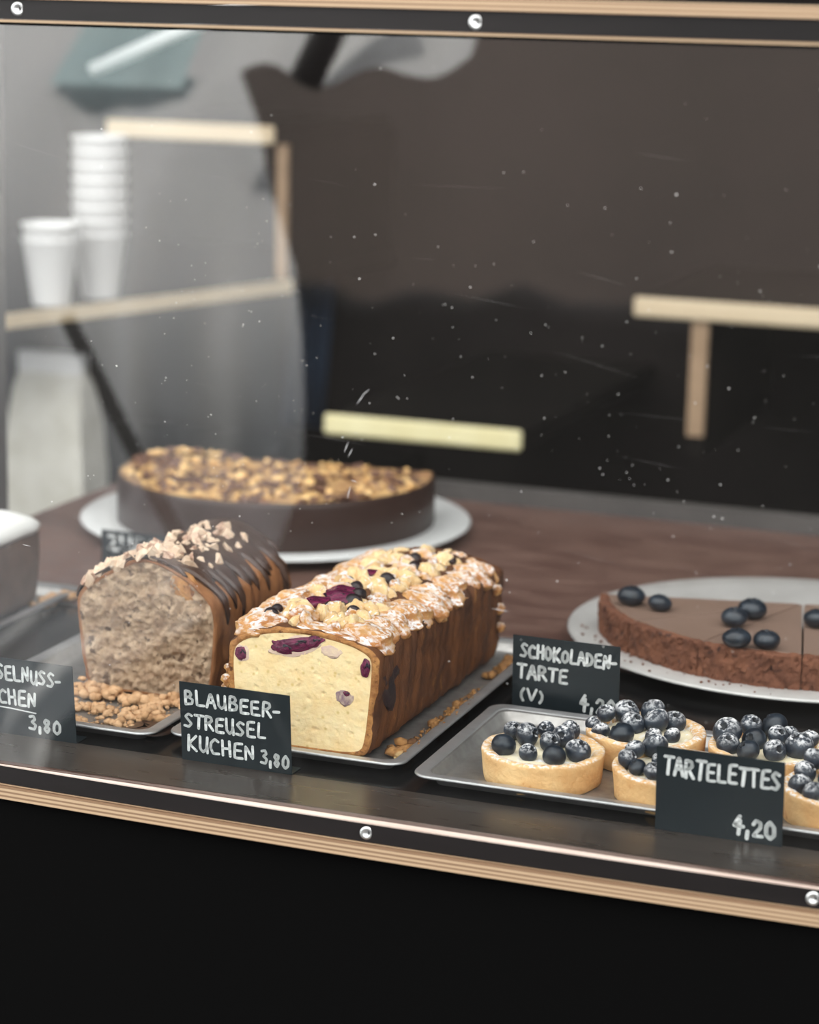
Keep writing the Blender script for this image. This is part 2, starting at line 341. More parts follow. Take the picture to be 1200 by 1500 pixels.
# ================================================================= TRAYS
def tray(x0, y0, x1, y1, label, h=.85, fl=.85, r=1.2):
    t = thing('tray', ((x0 + x1) / 2, (y0 + y1) / 2, 0), label, 'tray', 'steel trays on the counter')
    hx, hy = (x1 - x0) / 2, (y1 - y0) / 2
    def ring(ins, z, rad):
        X, Y = hx - ins, hy - ins; o = []
        for cx, cy, a0 in ((X - rad, Y - rad, 0), (-X + rad, Y - rad, 90), (-X + rad, -Y + rad, 180), (X - rad, -Y + rad, 270)):
            for k in range(9):
                a = math.radians(a0 + 90 * k / 8); o.append((cx + rad * math.cos(a), cy + rad * math.sin(a), z))
        return o
    def loft(rs, cap0=False, cap1=False):
        b = MB(); n = 36; vs = [p for q in rs for p in q]
        fs = [(i * n + k, i * n + (k + 1) % n, (i + 1) * n + (k + 1) % n, (i + 1) * n + k) for i in range(len(rs) - 1) for k in range(n)]
        if cap1: fs.append(tuple((len(rs) - 1) * n + k for k in range(n)))
        if cap0: fs.append(tuple(range(n - 1, -1, -1)))
        return b.add(vs, fs)
    loft([ring(fl + .05, h - .14, r - .4), ring(.04, h - .16, r), ring(0, h - .10, r), ring(.03, h, r), ring(.12, h + .02, r), ring(fl - .2, h, r - .3), ring(fl - .05, h - .04, r - .35), ring(fl + .05, h - .14, r - .4)]).build('rim', 'steel', t, True)
    loft([ring(fl + .38, 0, r - .6), ring(fl + .08, h - .2, r - .4), ring(fl + .0, h - .07, r - .35), ring(fl + .14, h - .2, r - .42), ring(fl + .42, .16, r - .6), ring(fl + .6, .1, r - .75)], True, True).build('pan', 'steel_floor', t, True)
    return t
tray(-35.4, 6.7, -19.9, 37.5, 'steel tray under the hazelnut loaf, scattered with brown crumbs')
trA = tray(-19.4, 7.6, -3.4, 38.6, 'steel tray under the blueberry streusel loaf')
tray(-57.4, 8.5, -41.6, 38.6, 'steel tray at the far left under the white-iced cake')
trD = tray(-2.4, 6.3, 30.0, 22.6, 'steel tray holding the blueberry tartelettes')

# ================================================================= BLUEBERRY LOAF
def loaf_body(prof, x0, y0, y1, mats, root, names, amp=.12, face_amp=.05, ns=110, npf=96, slant=0., facein=.42, fa=None, skew=None, seed=0, ribs=0.):
    P = resample(smoothpoly(prof, 2), npf)
    cx = sum(p[0] for p in P) / npf; cz = sum(p[1] for p in P) / npf
    pos = [(Vector((p[0], p[1]))) for p in P]; c2 = Vector((cx, cz))
    def pt(k, s_, y, am):
        q = c2 + (pos[k] - c2) * s_; sk = (skew(y) if skew else 0)
        v = Vector((q.x + x0 + sk, y, q.y))
        if ribs and s_ > .9 and abs(q.x) > 3.5: v.x += (1 if q.x > 0 else -1) * ribs * (abs(math.sin(y * 2.1 + .5 * math.sin(y))) - .5)
        d = nv(v + Vector((seed, 0, 0)), .9, am) + nv(v + Vector((seed, 0, 0)), 2.7, am * .6); v += d
        v.z = max(v.z, .28)
        return v
    # cut face
    smax = 1 - facein / 5.
    from mathutils.geometry import delaunay_2d_cdt
    seam = []
    for k in range(npf):
        v = pt(k, smax, y0 + .02, 0); seam.append(Vector((v.x, v.z)))
    xs = [p.x for p in seam]; zs_ = [p.y for p in seam]; g = .12; inner = []; rg = random.Random(9)
    def inside(x, z):
        c = False; j_ = npf - 1
        for k in range(npf):
            a, b_ = seam[k], seam[j_]
            if (a.y > z) != (b_.y > z) and x < (b_.x - a.x) * (z - a.y) / (b_.y - a.y) + a.x: c = not c
            j_ = k
        return c
    x = min(xs) + g / 2
    while x < max(xs):
        z = min(zs_) + g / 2
        while z < max(zs_):
            q = Vector((x + rg.uniform(-.03, .03), z + rg.uniform(-.03, .03)))
            if inside(q.x, q.y) and min((q - e).length_squared for e in seam[::2]) > .012: inner.append(q)
            z += g
        x += g
    res_ = delaunay_2d_cdt(seam + inner, [(k, (k + 1) % npf) for k in range(npf)], [], 2, 1e-5)
    vs = []
    for q in res_[0]:
        v = Vector((q.x, y0 + .02, q.y)); ed = min(1, (min((q - e).length for e in seam)) / .25)
        d = noise.noise(v * 1.6) * face_amp + noise.noise(v * 5) * face_amp * .7 + noise.noise(v * 9) * face_amp * .6
        if noise.noise(v * 3.1 + Vector((seed, 3, 0))) > .52: d += .10
        if fa: d += fa(v)
        v.y += d * ed; vs.append(v)
    fs = [tuple(f) for f in res_[2]]
    def nrm(f):
        a, b_, c_ = vs[f[0]], vs[f[1]], vs[f[2]]; return (b_ - a).cross(c_ - a).y
    fs = [f if nrm(f) < 0 else f[::-1] for f in fs]
    MB().add(vs, fs).build(names[0], mats[0], root, True)
    # rim of crust around the face, then body
    vs = []; st = [(smax, 0.02), (smax + .02, -.04), (.985, -.03), (1.0, .08)]
    for s_, dy in st:
        for k in range(npf): vs.append(pt(k, s_, y0 + dy, 0 if s_ == smax else amp * (.4 if s_ < .98 else .8)))
    fs = [(i * npf + k, (i + 1) * npf + k, (i + 1) * npf + (k + 1) % npf, i * npf + (k + 1) % npf) for i in range(3) for k in range(npf)]
    MB().add(vs, fs).build(names[1], mats[1], root, True)
    vs = []; ys = [y0 + .08 + (y1 - y0 - .08) * j / ns for j in range(ns + 1)]
    for j, y in enumerate(ys):
        for k in range(npf): vs.append(pt(k, 1 if j < ns - 1 else .97, y, amp * (.8 if j == 0 else 1)))
    for s_ in (.8, .4):
        for k in range(npf): vs.append(pt(k, s_, y1 + .1, amp))
    nr = ns + 3
    fs = [(i * npf + k, (i + 1) * npf + k, (i + 1) * npf + (k + 1) % npf, i * npf + (k + 1) % npf) for i in range(nr - 1) for k in range(npf)]
    fs.append(tuple((nr - 1) * npf + k for k in range(npf)))
    MB().add(vs, fs).build(names[2], mats[2], root, True)
    return pos
bl = thing('blueberry_loaf', (-10.8, 9.5, 0), 'loaf cake cut open to yellow crumb with blueberries, icing sugar and streusel on top', 'cake')
prof = [(-4.45, .25), (0, .25), (4.25, .25), (4.65, 1.0), (4.9, 3.5), (5.1, 6.2), (5.0, 7.2), (3.0, 7.85), (0, 8.2), (-2.8, 7.9), (-4.9, 7.0), (-5.2, 6.1), (-5.05, 3.5), (-4.75, 1.0)]
def pocket(v):
    return 0
loaf_body(prof, 0, 0, 25.0, ('crumb_yellow', 'loaf_rim', 'loaf_crust'), bl, ('cut_face', 'crust_rim', 'crust'), amp=.17, face_amp=.035, facein=.38, ns=160, ribs=.14)
# berries baked in the face (x from the loaf's middle, z)
def blobpart(name, mt, root, loc, sz, rot=(0, 0, 0), seed=1, sub=3, amp=.25):
    me = blob(seed, sub, amp).mesh(name, mt, True)
    return place(name, me, root, loc, rot, sz)
blobpart('baked_berry', 'jam', bl, (-.55, -.02, 7.05), (1.55, .10, .42), (0, -.22, 0), 1, amp=.35)['label'] = 'large purple burst berry streak'
blobpart('baked_berry', 'jam', bl, (.75, -.02, 7.42), (.6, .12, .36), (0, -.3, 0), 5, amp=.45)
blobpart('baked_berry', 'jam', bl, (-1.3, -.03, 6.85), (.75, .13, .42), (0, .1, 0), 9, amp=.45)
blobpart('juice_halo', 'jam_halo', bl, (-.5, .03, 7.0), (1.75, .06, .62), (0, -.22, 0), 10, amp=.3)
blobpart('juice_halo', 'jam_halo', bl, (1.9, .03, 6.9), (.7, .05, .4), (0, 0, 0), 12, amp=.4)
blobpart('juice_halo', 'jam_halo', bl, (-4.1, .03, 6.15), (.52, .05, .55), (0, 0, 0), 13, amp=.3)
blobpart('baked_berry', 'jam', bl, (-4.2, -.01, 6.1), (.40, .09, .45), (0, 0, 0), 2)
blobpart('baked_berry', 'jam', bl, (4.22, -.04, 6.15), (.34, .10, .60), (0, .1, 0), 3)
blobpart('baked_berry', 'jam_pale', bl, (2.85, .02, 4.05), (.52, .07, .52), (0, .4, 0), 4, amp=.4)['label'] = 'pale violet berry stain in the crumb'
blobpart('baked_berry', 'jam', bl, (3.0, -.02, 4.35), (.22, .07, .18), (0, 0, 0), 6)
blobpart('baked_berry', 'berry_stain', bl, (4.95, 2.2, 4.2), (.16, 1.1, 1.7), (.5, 0, 0), 7, amp=.3)['label'] = 'dark blue baked berry stain on the right side crust'
blobpart('baked_berry', 'berry_stain', bl, (4.9, 3.6, 5.3), (.15, .7, .7), (0, 0, 0), 8, amp=.3)
# edge folds
folds = [blob(s_, 4, .30, fr=1.5).mesh('edge_fold', 'fold', True) for s_ in (11, 12, 13, 14)]
r1 = random.Random(5)
for k in range(12):
    y = 1.7 + k * 1.95
    place('edge_fold', folds[k % 4], bl, (3.75 + r1.uniform(-.25, .2), y, 7.45 - k * .045 + r1.uniform(-.1, .1)), (r1.uniform(-.15, .15), r1.uniform(.1, .3), r1.uniform(-.35, .1)), (1.55 * r1.uniform(.9, 1.15), 1.3, .95))
for k in range(8):
    y = 1.8 + k * 2.9
    place('edge_fold', folds[(k + 2) % 4], bl, (-3.75 + r1.uniform(-.25, .25), y, 7.4 - k * .05 + r1.uniform(-.1, .15)), (r1.uniform(-.15, .15), r1.uniform(-.25, -.05), r1.uniform(-.2, .4)), (1.7, 1.75, 1.05))
place('edge_fold', folds[1], bl, (-2.4, .85, 7.75), (0, 0.0, .1), (1.9, .75, .30)); place('edge_fold', folds[2], bl, (1.4, .95, 7.95), (0, .12, 0), (2.3, .8, .32))
sm = [blob(s_, 3, .36, fr=1.7).mesh('streusel_lump', 'streusel', True) for s_ in (21, 22, 23)] + [blob(s_, 3, .36, fr=1.7).mesh('streusel_lump', 'streusel_golden', True) for s_ in (24, 25)]
for k in range(120):
    y = .9 + (k / 120) * 23.6; x = r1.uniform(-2.7, 2.6); q = r1.uniform(.5, 1.0); me = sm[r1.choice((0, 0, 1, 1, 2, 3, 4))]
    place('streusel_lump', me, bl, (x, y, 8.22 - .03 * x * x - y * .022), (r1.uniform(0, 3), r1.uniform(0, 3), r1.uniform(0, 3)), (q, q * r1.uniform(.8, 1.2), q * r1.uniform(.6, .85)))
bm_ = blob(31, 2, .12).mesh('baked_blueberry', 'berry_stain', True)
bj_ = blob(32, 3, .35).mesh('baked_blueberry', 'jam', True)
for (x, y, q, j) in ((-2.9, 1.8, .5, 0), (-3.3, 3.6, .4, 0), (-1.2, 4.6, .8, 1), (-.3, 6.4, .9, 1), (.9, 6.2, .62, 0), (-.9, 8.4, .75, 1), (.5, 8.2, .5, 0), (1.7, 4.2, .42, 0), (-.4, 10.0, .5, 0), (.6, 13.2, .55, 0), (-1.2, 14.5, .5, 1), (.9, 17.5, .6, 0), (0, 20.2, .5, 0), (-1.8, 12, .42, 0), (2.2, 21.5, .45, 0)):
    place('baked_blueberry', bj_ if j else bm_, bl, (x, y, 8.75 - .04 * x * x - y * .022), (r1.uniform(-.3, .3), 0, r1.uniform(0, 3)), (q * (1.5 if j else 1), q * (1.2 if j else 1), q * (.5 if j else .85)))
# little crumbs of crust stuck at the left lower corner and right-hand side
for (x, y, z, q) in ((-5.2, .25, 4.2, .42), (-5.25, .3, 3.6, .38), (-5.1, .2, 5.0, .3), (5.15, 23, 6, .4), (5.1, 24, 4.4, .4), (5.05, 24.5, 2.9, .35)):
    place('streusel_lump', sm[3], bl, (x, y, z), (0, 1, 2), (q, q, q))

# ================================================================= HAZELNUT LOAF
hz = thing('hazelnut_loaf', (-24.9, 16.2, 0), 'coarse brown hazelnut loaf cake with dark chocolate glaze and chopped nuts on top', 'cake')
hprof = [(-4.6, .25), (0, .25), (4.6, .25), (4.85, 1.5), (5.1, 4.2), (5.15, 6.6), (4.5, 7.6), (2.4, 9.0), (-.2, 9.9), (-2.4, 8.8), (-4.9, 7.3), (-5.5, 6.2), (-5.15, 4), (-4.8, 1.5)]
def craggy(v): return noise.noise(v * .55) * .35 + abs(noise.noise(v * 1.1)) * .55 + abs(noise.noise(v * 2.6)) * .38 + abs(noise.noise(v * 5.5)) * .2 - .2
loaf_body(hprof, 0, 0, 12.6, ('hazel_crumb', 'hazel_crust', 'hazel_crust'), hz, ('cut_face', 'crust_rim', 'crust'), amp=.14, face_amp=.12, facein=.22, fa=craggy, ns=90, seed=40, ribs=.1)
HP = resample(smoothpoly(hprof, 2), 96)
# glaze shell: from the left shoulder over the ridge and down the right side in drips
def hz_arc():
    # outline points ordered right side bottom -> ridge -> left side
    i0 = min(range(96), key=lambda i: (HP[i] - Vector((4.8, 1.4))).length); out = []
    for j in range(60): out.append(HP[(i0 + j) % 96])
    return out
arc = hz_arc()
cc = Vector((0, 4.8)); b = MB(); vs = []; ny = 90; nu = 40
for j in range(ny + 1):
    y = -.06 + 12.8 * j / ny
    dr = max(0, noise.noise(Vector((y * 1.1, 2, 0))) * 1.6 + .35) + max(0, noise.noise(Vector((y * 2.9, 7, 0)))) * .8
    u0 = max(0.0, min(22, 23 - dr * 11)) + max(0, 5.0 * (1 - y / 2.2))
    u1 = 49 + 3 * noise.noise(Vector((y * 1.2, 12, 0)))
    for k in range(nu + 1):
        u = u0 + (u1 - u0) * k / nu; i = min(57, int(u)); q = arc[i].lerp(arc[i + 1], u - i)
        th = .20 + .06 * noise.noise(Vector((q.x, y, q.y)) * .9); th *= min(1, .15 + min(k, nu - k) / 2.5)
        d = (q - cc).normalized(); q = q + d * th; vs.append((q.x, y, q.y))
for j in range(ny):
    for k in range(nu): fs_ = (j * (nu + 1) + k, j * (nu + 1) + k + 1, (j + 1) * (nu + 1) + k + 1, (j + 1) * (nu + 1) + k); b.f.append(fs_)
b.v = [tuple(q) for q in vs]
gl = b.build('glaze', 'glaze', hz, True); sol = gl.modifiers.new('s', 'SOLIDIFY'); sol.thickness = .0012; sol.offset = -1
gl['label'] = 'dark chocolate glaze running down in drips'
def chunk(seed, flat=.5):
    rr = random.Random(seed); b = MB()
    pts = [Vector((rr.gauss(0, 1), rr.gauss(0, 1), rr.gauss(0, 1))).normalized() * rr.uniform(.75, 1.1) for _ in range(14)]
    import bmesh
    bm = bmesh.new()
    for p in pts: bm.verts.new((p.x, p.y * .8, p.z * flat))
    bmesh.ops.convex_hull(bm, input=bm.verts[:]); bmesh.ops.delete(bm, geom=[v for v in bm.verts if not v.link_faces], context='VERTS')
    bm.verts.index_update(); b.v = [tuple(v.co) for v in bm.verts]; b.f = [tuple(v.index for v in f.verts) for f in bm.faces]; bm.free(); return b
nuts = [chunk(s_).mesh('nut_piece', 'nut_pale' if s_ % 3 else 'nut_skin') for s_ in range(1, 9)]
r2 = random.Random(12)
for k in range(190):
    y = r2.triangular(.1, 12.2, 1.5) if k < 110 else r2.uniform(-.1, 2.0); u = r2.gauss(32, 4.5) if k < 110 else r2.uniform(29, 47)
    if u < 21: continue
    i = max(0, min(57, int(u))); q = arc[i]; d = (q - cc).normalized(); q = q + d * r2.uniform(.2, .42); s_ = r2.uniform(.28, .72) * (1 if k % 5 else 1.15)
    place('nut_piece', nuts[k % 8], hz, (q.x, y, q.y), (r2.uniform(0, 6), r2.uniform(0, 6), r2.uniform(0, 6)), (s_, s_, s_))
# exposed orange crust corner at the front right shoulder
blobpart('crust_patch', 'loaf_rim', hz, (2.55, .35, 8.05), (1.15, .30, .9), (0, .75, 0), 41, amp=.2)['label'] = 'bare orange-brown crust patch on the shoulder'

# crumbs
def crumbs(name, label, pts, sizes, mt, cat='crumbs'):
    b = MB(); rr = random.Random(len(pts)); base = [blob(s_, 1, .35) for s_ in (51, 52, 53)]
    for (x, y, z), s_ in zip(pts, sizes):
        q = base[rr.randrange(3)]; a = rr.uniform(0, 6.28); ca, sa = math.cos(a), math.sin(a); h = rr.uniform(.55, .9)
        b.add([(x + (vx * ca - vy * sa) * s_, y + (vx * sa + vy * ca) * s_, z + vz * s_ * h) for vx, vy, vz in q.v], q.f)
    o = b.build(name, mt, None, True); tag(o, label, cat, kind='stuff'); return o
rc = random.Random(21); pts = []; sz = []
def heap(n, cx, cy, rx, ry, zmax, s0, s1, z0=.18):
    for _ in range(n):
        a = rc.uniform(0, 6.283); r = rc.random() ** .6; x = cx + rx * r * math.cos(a); y = cy + ry * r * math.sin(a); s_ = rc.uniform(s0, s1)
        pts.append((x, y, z0 + s_ * .5 + rc.uniform(0, zmax) * (1 - r))); sz.append(s_)
rh = random.Random(77)
for _ in range(16): heap(rh.randrange(14, 34), -24.8 + rh.uniform(-4.8, 4.6), 15.2 + rh.uniform(-1.0, .3), rh.uniform(.6, 1.3), rh.uniform(.4, .8), rh.uniform(.3, 1.2), .10, rh.uniform(.3, .55))
for _ in range(9): heap(rh.randrange(8, 26), -27.5 + rh.uniform(-2.2, 2.4), 11.6 + rh.uniform(-.9, .9), rh.uniform(.5, 1.3), rh.uniform(.25, .6), .3, .08, .30)
for _ in range(10): heap(rh.randrange(10, 26), -25.2 + rh.uniform(-3.0, 3.0), 9.0 + rh.uniform(-.6, .8), rh.uniform(.5, 1.1), rh.uniform(.3, .6), .4, .08, .34)
for _ in range(8): heap(rh.randrange(10, 22), -22.2 + rh.uniform(-1.6, 1.6), 12.0 + rh.uniform(-1.3, 1.3), rh.uniform(.4, .9), rh.uniform(.3, .7), .7, .1, .42)
heap(120, -25, 12, 5.4, 4.2, .02, .03, .09)
crumbs('cake_crumbs', 'golden brown crumbs heaped in front of the hazelnut loaf on its tray', pts, sz, 'crumbs')
tag(MB().lathe([(0, .0), (1.5, .0), (1.6, .06), (1.35, .2), (0, .26)], 28, fn=lambda p, a: p + Vector((math.cos(a * 2) * .25, math.sin(a * 3) * .2, 0))).build('chocolate_puddle', 'glaze', None, True, (-21.6, 9.6, .17)), 'smooth puddle of dark chocolate on the front of the crumb tray', 'chocolate')
pts = []; sz = []
heap(150, -4.9, 19, .5, 9.0, .1, .04, .17); heap(14, -5.0, 12.0, .6, 1.4, .5, .3, .62); heap(9, -4.8, 19, .45, 6, .3, .25, .45); heap(22, -4.8, 32, .6, 4, .5, .2, .5); heap(60, -4.2, 18, .5, 9, .0, .03, .10, .82)
crumbs('cake_crumbs', 'golden crumbs along the right-hand side of the blueberry loaf', pts, sz, 'crumbs_dark')
pts = []; sz = []
heap(45, -43.0, 35.2, .9, 2.0, .3, .15, .42); heap(3, -42, 36.5, .3, .5, .3, .6, .7)
crumbs('cake_crumbs', 'pale crumbs behind the white-iced cake on the far left tray', pts, sz, 'crumbs')

# ================================================================= LEFT ICED CAKE
lc = thing('iced_cake', (-48.1, 22.4, 0), 'brown loaf cake topped with smooth white icing at the left edge of the picture', 'cake')
lp = [(-4.6, .25), (0, .25), (4.6, .25), (5.1, 1), (5.35, 4), (5.4, 6.3), (4.8, 6.9), (0, 7.0), (-4.6, 6.9), (-5.2, 6.3), (-5, 3), (-4.9, 1)]
loaf_body(lp, 0, -9.5, 11.3, ('left_cake', 'left_cake', 'left_cake'), lc, ('cut_face', 'crust_rim', 'crust'), amp=.1, ns=40, npf=64)
ip = resample(smoothpoly([(-5.35, 6.0), (-5.4, 6.9), (-4.8, 7.7), (0, 8.0), (4.8, 7.75), (5.65, 7.0), (5.6, 6.1), (5.0, 6.7), (0, 6.85), (-4.9, 6.7)], 2), 60)
b = MB(); vs = []
yy = [-9.6 + 21.1 * j / 40 for j in range(41)]
for j, y in enumerate(yy):
    e = min(1, (min(j, 40 - j) / 3.0)) ** .5 if min(j, 40 - j) < 3 else 1
    for q in ip: vs.append((q.x * (.93 + .07 * e), y, 6.85 + (q.y - 6.85) * (.35 + .65 * e) + .12 * noise.noise(Vector((q.x, y, 1)) * .35)))
fs = [(i * 60 + k, (i + 1) * 60 + k, (i + 1) * 60 + (k + 1) % 60, i * 60 + (k + 1) % 60) for i in range(40) for k in range(60)] + [tuple(range(60)), tuple(40 * 60 + k for k in range(59, -1, -1))]
b.add(vs, fs).build('icing', 'icing', lc, True)

# ================================================================= CHEESECAKE ON WHITE PLATE
pl = thing('plate', (-38, 68, 0), 'round white plate under the chocolate-sided cake at the back', 'plate')
MB().lathe([(0, .35), (9.5, .35), (10, 0), (10.6, 0), (10.8, .35), (14.6, .75), (17.3, 1.0), (17.5, 1.12), (17.3, 1.25), (14.5, 1.05), (12, .85), (0, .8)], 96).build('dish', 'plate_white', pl, True)
ck = thing('chocolate_cheesecake', (-38, 68, .9), 'half round cake with smooth dark chocolate side and nutty rubbled top', 'cake')
Rk = 14.2; a0 = math.atan2(3.2, -14.0); a1 = math.atan2(6.7, 12.5)
arcp = []
na = 90
for k in range(na + 1):
    a = a0 + (a1 + 2 * math.pi - a0) * k / na
    arcp.append((Rk * math.cos(a), Rk * math.sin(a)))
arcp = resample([Vector(p) for p in arcp], 150)
b = MB(); nA = 150
cxy = Vector((-1.0, -3.0)); vs = []; lev = [(.99, 0), (1, .15), (1.0, 3.9), (.995, 4.25), (.98, 4.35)]
for s_, z in lev:
    for p in arcp: q = cxy + (p - cxy) * s_; vs.append((q.x, q.y, z))
fs = [(i * nA + k, i * nA + (k + 1) % nA, (i + 1) * nA + (k + 1) % nA, (i + 1) * nA + k) for i in range(4) for k in range(nA)]; fs.append(tuple(range(nA - 1, -1, -1)))
b.add(vs, fs).build('chocolate_side', 'choc_side', ck, True)
b = MB(); vs = []; rr_ = 24
for i in range(rr_ + 1):
    s_ = .985 * (1 - i / rr_)
    for p in arcp:
        q = cxy + (p - cxy) * s_; e = min(1, i / 2)
        vs.append((q.x, q.y, 4.2 + e * (.28 * noise.noise(Vector((q.x, q.y, 0)) * .8) + .15 * noise.noise(Vector((q.x, q.y, 5)) * 2))))
fs = [(i * nA + k, i * nA + (k + 1) % nA, (i + 1) * nA + (k + 1) % nA, (i + 1) * nA + k) for i in range(rr_) for k in range(nA)]
b.add(vs, fs).build('topping', 'cheese_top', ck, True)
tops = [chunk(s_, .5).mesh('topping_chunk', 'topping_dark' if s_ % 5 < 3 else 'topping_pale') for s_ in range(60, 70)]
r3 = random.Random(2); cnt = 0
while cnt < 230:
    a = r3.uniform(0, 6.283); r = Rk * .95 * math.sqrt(r3.random()); x, y = r * math.cos(a), r * math.sin(a)
    if y > 4.2 + (x + 2) * .13: continue
    s_ = r3.uniform(.35, .85); cnt += 1
    place('topping_chunk', tops[cnt % 10], ck, (x, y, 4.35 + r3.uniform(0, .2)), (r3.uniform(-.5, .5), r3.uniform(-.5, .5), r3.uniform(0, 6)), (s_, s_, s_ * .8))
for k in range(12):
    x = -13.0 + k * .55; y = 1.0 + k * .25; s_ = r3.uniform(.5, .9)
    place('topping_chunk', tops[(3, 4, 8, 2)[k % 4]], ck, (x, y, 4.6 + .35 * math.exp(-((k - 5) / 4) ** 2)), (0, .3, k), (s_, s_, s_))

# ================================================================= CHOCOLATE TART ON DISC
tp = thing('cake_plate', (13.4, 48.0, 0), 'round silvery plate under the sliced chocolate tart', 'plate')
MB().lathe([(0, .3), (10.5, .3), (11, 0), (11.5, 0), (11.8, .4), (15.5, .85), (17.3, .95), (17.5, 1.08), (17.3, 1.22), (15.2, 1.12), (0, 1.1)], 96).build('dish', 'disc_silver', tp, True)
cuts = [194.3, 225.6, 252.2, 280.7, 310, 340, 370]
desc = ['sliced chocolate tart piece, leftmost, with two blueberries near its rim', 'chocolate tart piece second from the left with two blueberries near its tip',
        'chocolate tart piece third from the left with two blueberries near its rim', 'chocolate tart piece right of the straight dark cut, cut off by the picture edge',
        'chocolate tart piece of which only the tip shows right of the dark cut', 'rearmost right chocolate tart piece, a sliver of its tip touching the picture edge']
RT = 14.9
for i in range(6):
    A0, A1 = math.radians(cuts[i]), math.radians(cuts[i + 1]); am = (A0 + A1) / 2; gap = .03
    off = Vector((math.cos(am), math.sin(am), 0)) * (.03 + (.16 if i == 0 else 0))
    t = thing('tart_slice', Vector((13.34, 47.95, 1.1)) + off, desc[i], 'tart slice', 'slices of the chocolate tart')
    def sector(r_out, r_in, z0, z1, gp, bev, n=72, am_=0., rr_seed=0):
        # wedge outline inset by gp; r_in 0 gives a point
        def outline(ins, ro, ri):
            o = []
            dA = (gp + ins)
            for k in range(n + 1):
                a = A0 + (A1 - A0) * k / n; a = min(max(a, A0 + dA / ro), A1 - dA / ro); o.append((ro * math.cos(a), ro * math.sin(a)))
            if ri < .1:
                tip = dA / math.sin((A1 - A0) / 2); o.append((tip * math.cos(am), tip * math.sin(am)))
            else:
                for k in range(n, -1, -1):
                    a = A0 + (A1 - A0) * k / n; a = min(max(a, A0 + dA / ri), A1 - dA / ri); o.append((ri * math.cos(a), ri * math.sin(a)))
            return o
        b = MB(); L_ = [(0, r_out, r_in, z0)] + [(0, r_out, r_in, z0 + (z1 - z0 - bev) * f) for f in (.1, .2, .3, .4, .5, .6, .7, .8, .9, 1)] + [(bev, r_out - bev, r_in + (bev if r_in > .1 else 0), z1)]
        vs = []; m_ = None
        for ins, ro, ri, z in L_:
            o = outline(ins, ro, ri); m_ = len(o)
            for x, y in o:
                v = Vector((x, y, z))
                if am_:
                    d = noise.noise(v * 1.6 + Vector((i * 5, 0, 0))) * am_ + noise.noise(v * 4) * am_ * .7 - (.16 if noise.noise(v * 2.6 + Vector((9, 0, 0))) > .38 else 0); rad = Vector((x, y, 0)).normalized() if (x or y) else Vector()
                    if abs(Vector((x, y)).length - ro) < .01: v += rad * d
                    v.z += d * .4 if z > z1 - .4 else 0
                vs.append(v)
        fs = [(j * m_ + k, j * m_ + (k + 1) % m_, (j + 1) * m_ + (k + 1) % m_, (j + 1) * m_ + k) for j in range(len(L_) - 1) for k in range(m_)]
        fs += [tuple(range(m_ - 1, -1, -1)), tuple((len(L_) - 1) * m_ + k for k in range(m_))]
        return b.add(vs, fs)
    sector(RT, RT - .75, 0.02, 2.45, gap, .12, am_=.20).build('crust', 'cocoa_crust', t)
    sector(RT - .80, 0, 0.02, .5, .004, .003).build('crust_base', 'cocoa_crust', t)
    sector(RT - .74, 0, .5, 2.40, .06, .025).build('filling', 'ganache', t)
pts = []; sz = []
for k in range(40):
    a = rc.uniform(3.2, 5.2); r = rc.uniform(15.2, 17); pts.append((13.4 + r * math.cos(a), 48 + r * math.sin(a), 1.28)); sz.append(rc.uniform(.05, .13))
crumbs('tart_crumbs', 'tiny cocoa crumbs on the rim of the silvery plate', pts, sz, 'cocoa_crust')

# ================================================================= BLUEBERRIES
def berry_mesh(mt, seed):
    def fn(p, a):
        q = p.copy(); rr = math.hypot(p.x, p.y)
        if p.z > .6 and rr < .5: q.z += .04 * math.cos(5 * a) * (rr > .2)
        q += nv(p + Vector((seed * 7, 0, 0)), 1.1, .06); return q
    pr = [(0, -.86)] + [(math.sin(t), -.86 * math.cos(t)) for t in [math.pi * k / 16 for k in range(1, 14)]] + [(.42, .79), (.36, .83), (.27, .78), (.2, .66), (0, .62)]
    return MB().lathe(pr, 24, fn=fn).mesh('blueberry', mt, True)
def calyx_mesh():
    b = MB(); n = 10; vs = []
    for k in range(n):
        a = 2 * math.pi * k / n; r = .46 if k % 2 == 0 else .27; z = .84 if k % 2 == 0 else .80; vs.append((r * math.cos(a), r * math.sin(a), z))
    for k in range(n):
        a = 2 * math.pi * k / n; vs.append((.17 * math.cos(a), .17 * math.sin(a), .70))
    vs.append((0, 0, .68))
    fs = [(k, (k + 1) % n, n + (k + 1) % n, n + k) for k in range(n)] + [(n + k, n + (k + 1) % n, 2 * n) for k in range(n)]
    return b.add(vs, fs).mesh('calyx', 'calyx', True)
bplain = [berry_mesh('berry', s_) for s_ in (1, 2, 3)]; bsug = [berry_mesh('berry_sugared', s_) for s_ in (1, 2, 3)]; cal = calyx_mesh()
rb = random.Random(8)
def berry(x, y, z, r, label, group, sug=True, tilt=None, clear=False):
    r *= 1.1
    k = rb.randrange(3); me = (bsug if sug and not clear else bplain)[k]
    o = place('blueberry', me, None, (x, y, z), tilt or (rb.uniform(-1.0, .9), rb.uniform(-.9, .9), rb.uniform(0, 6)), (r, r, r * (1 if sug else .80))); tag(o, label, 'berry', group)
    c = place('calyx', cal, o)
GT = 'blueberries on the sliced chocolate tart'
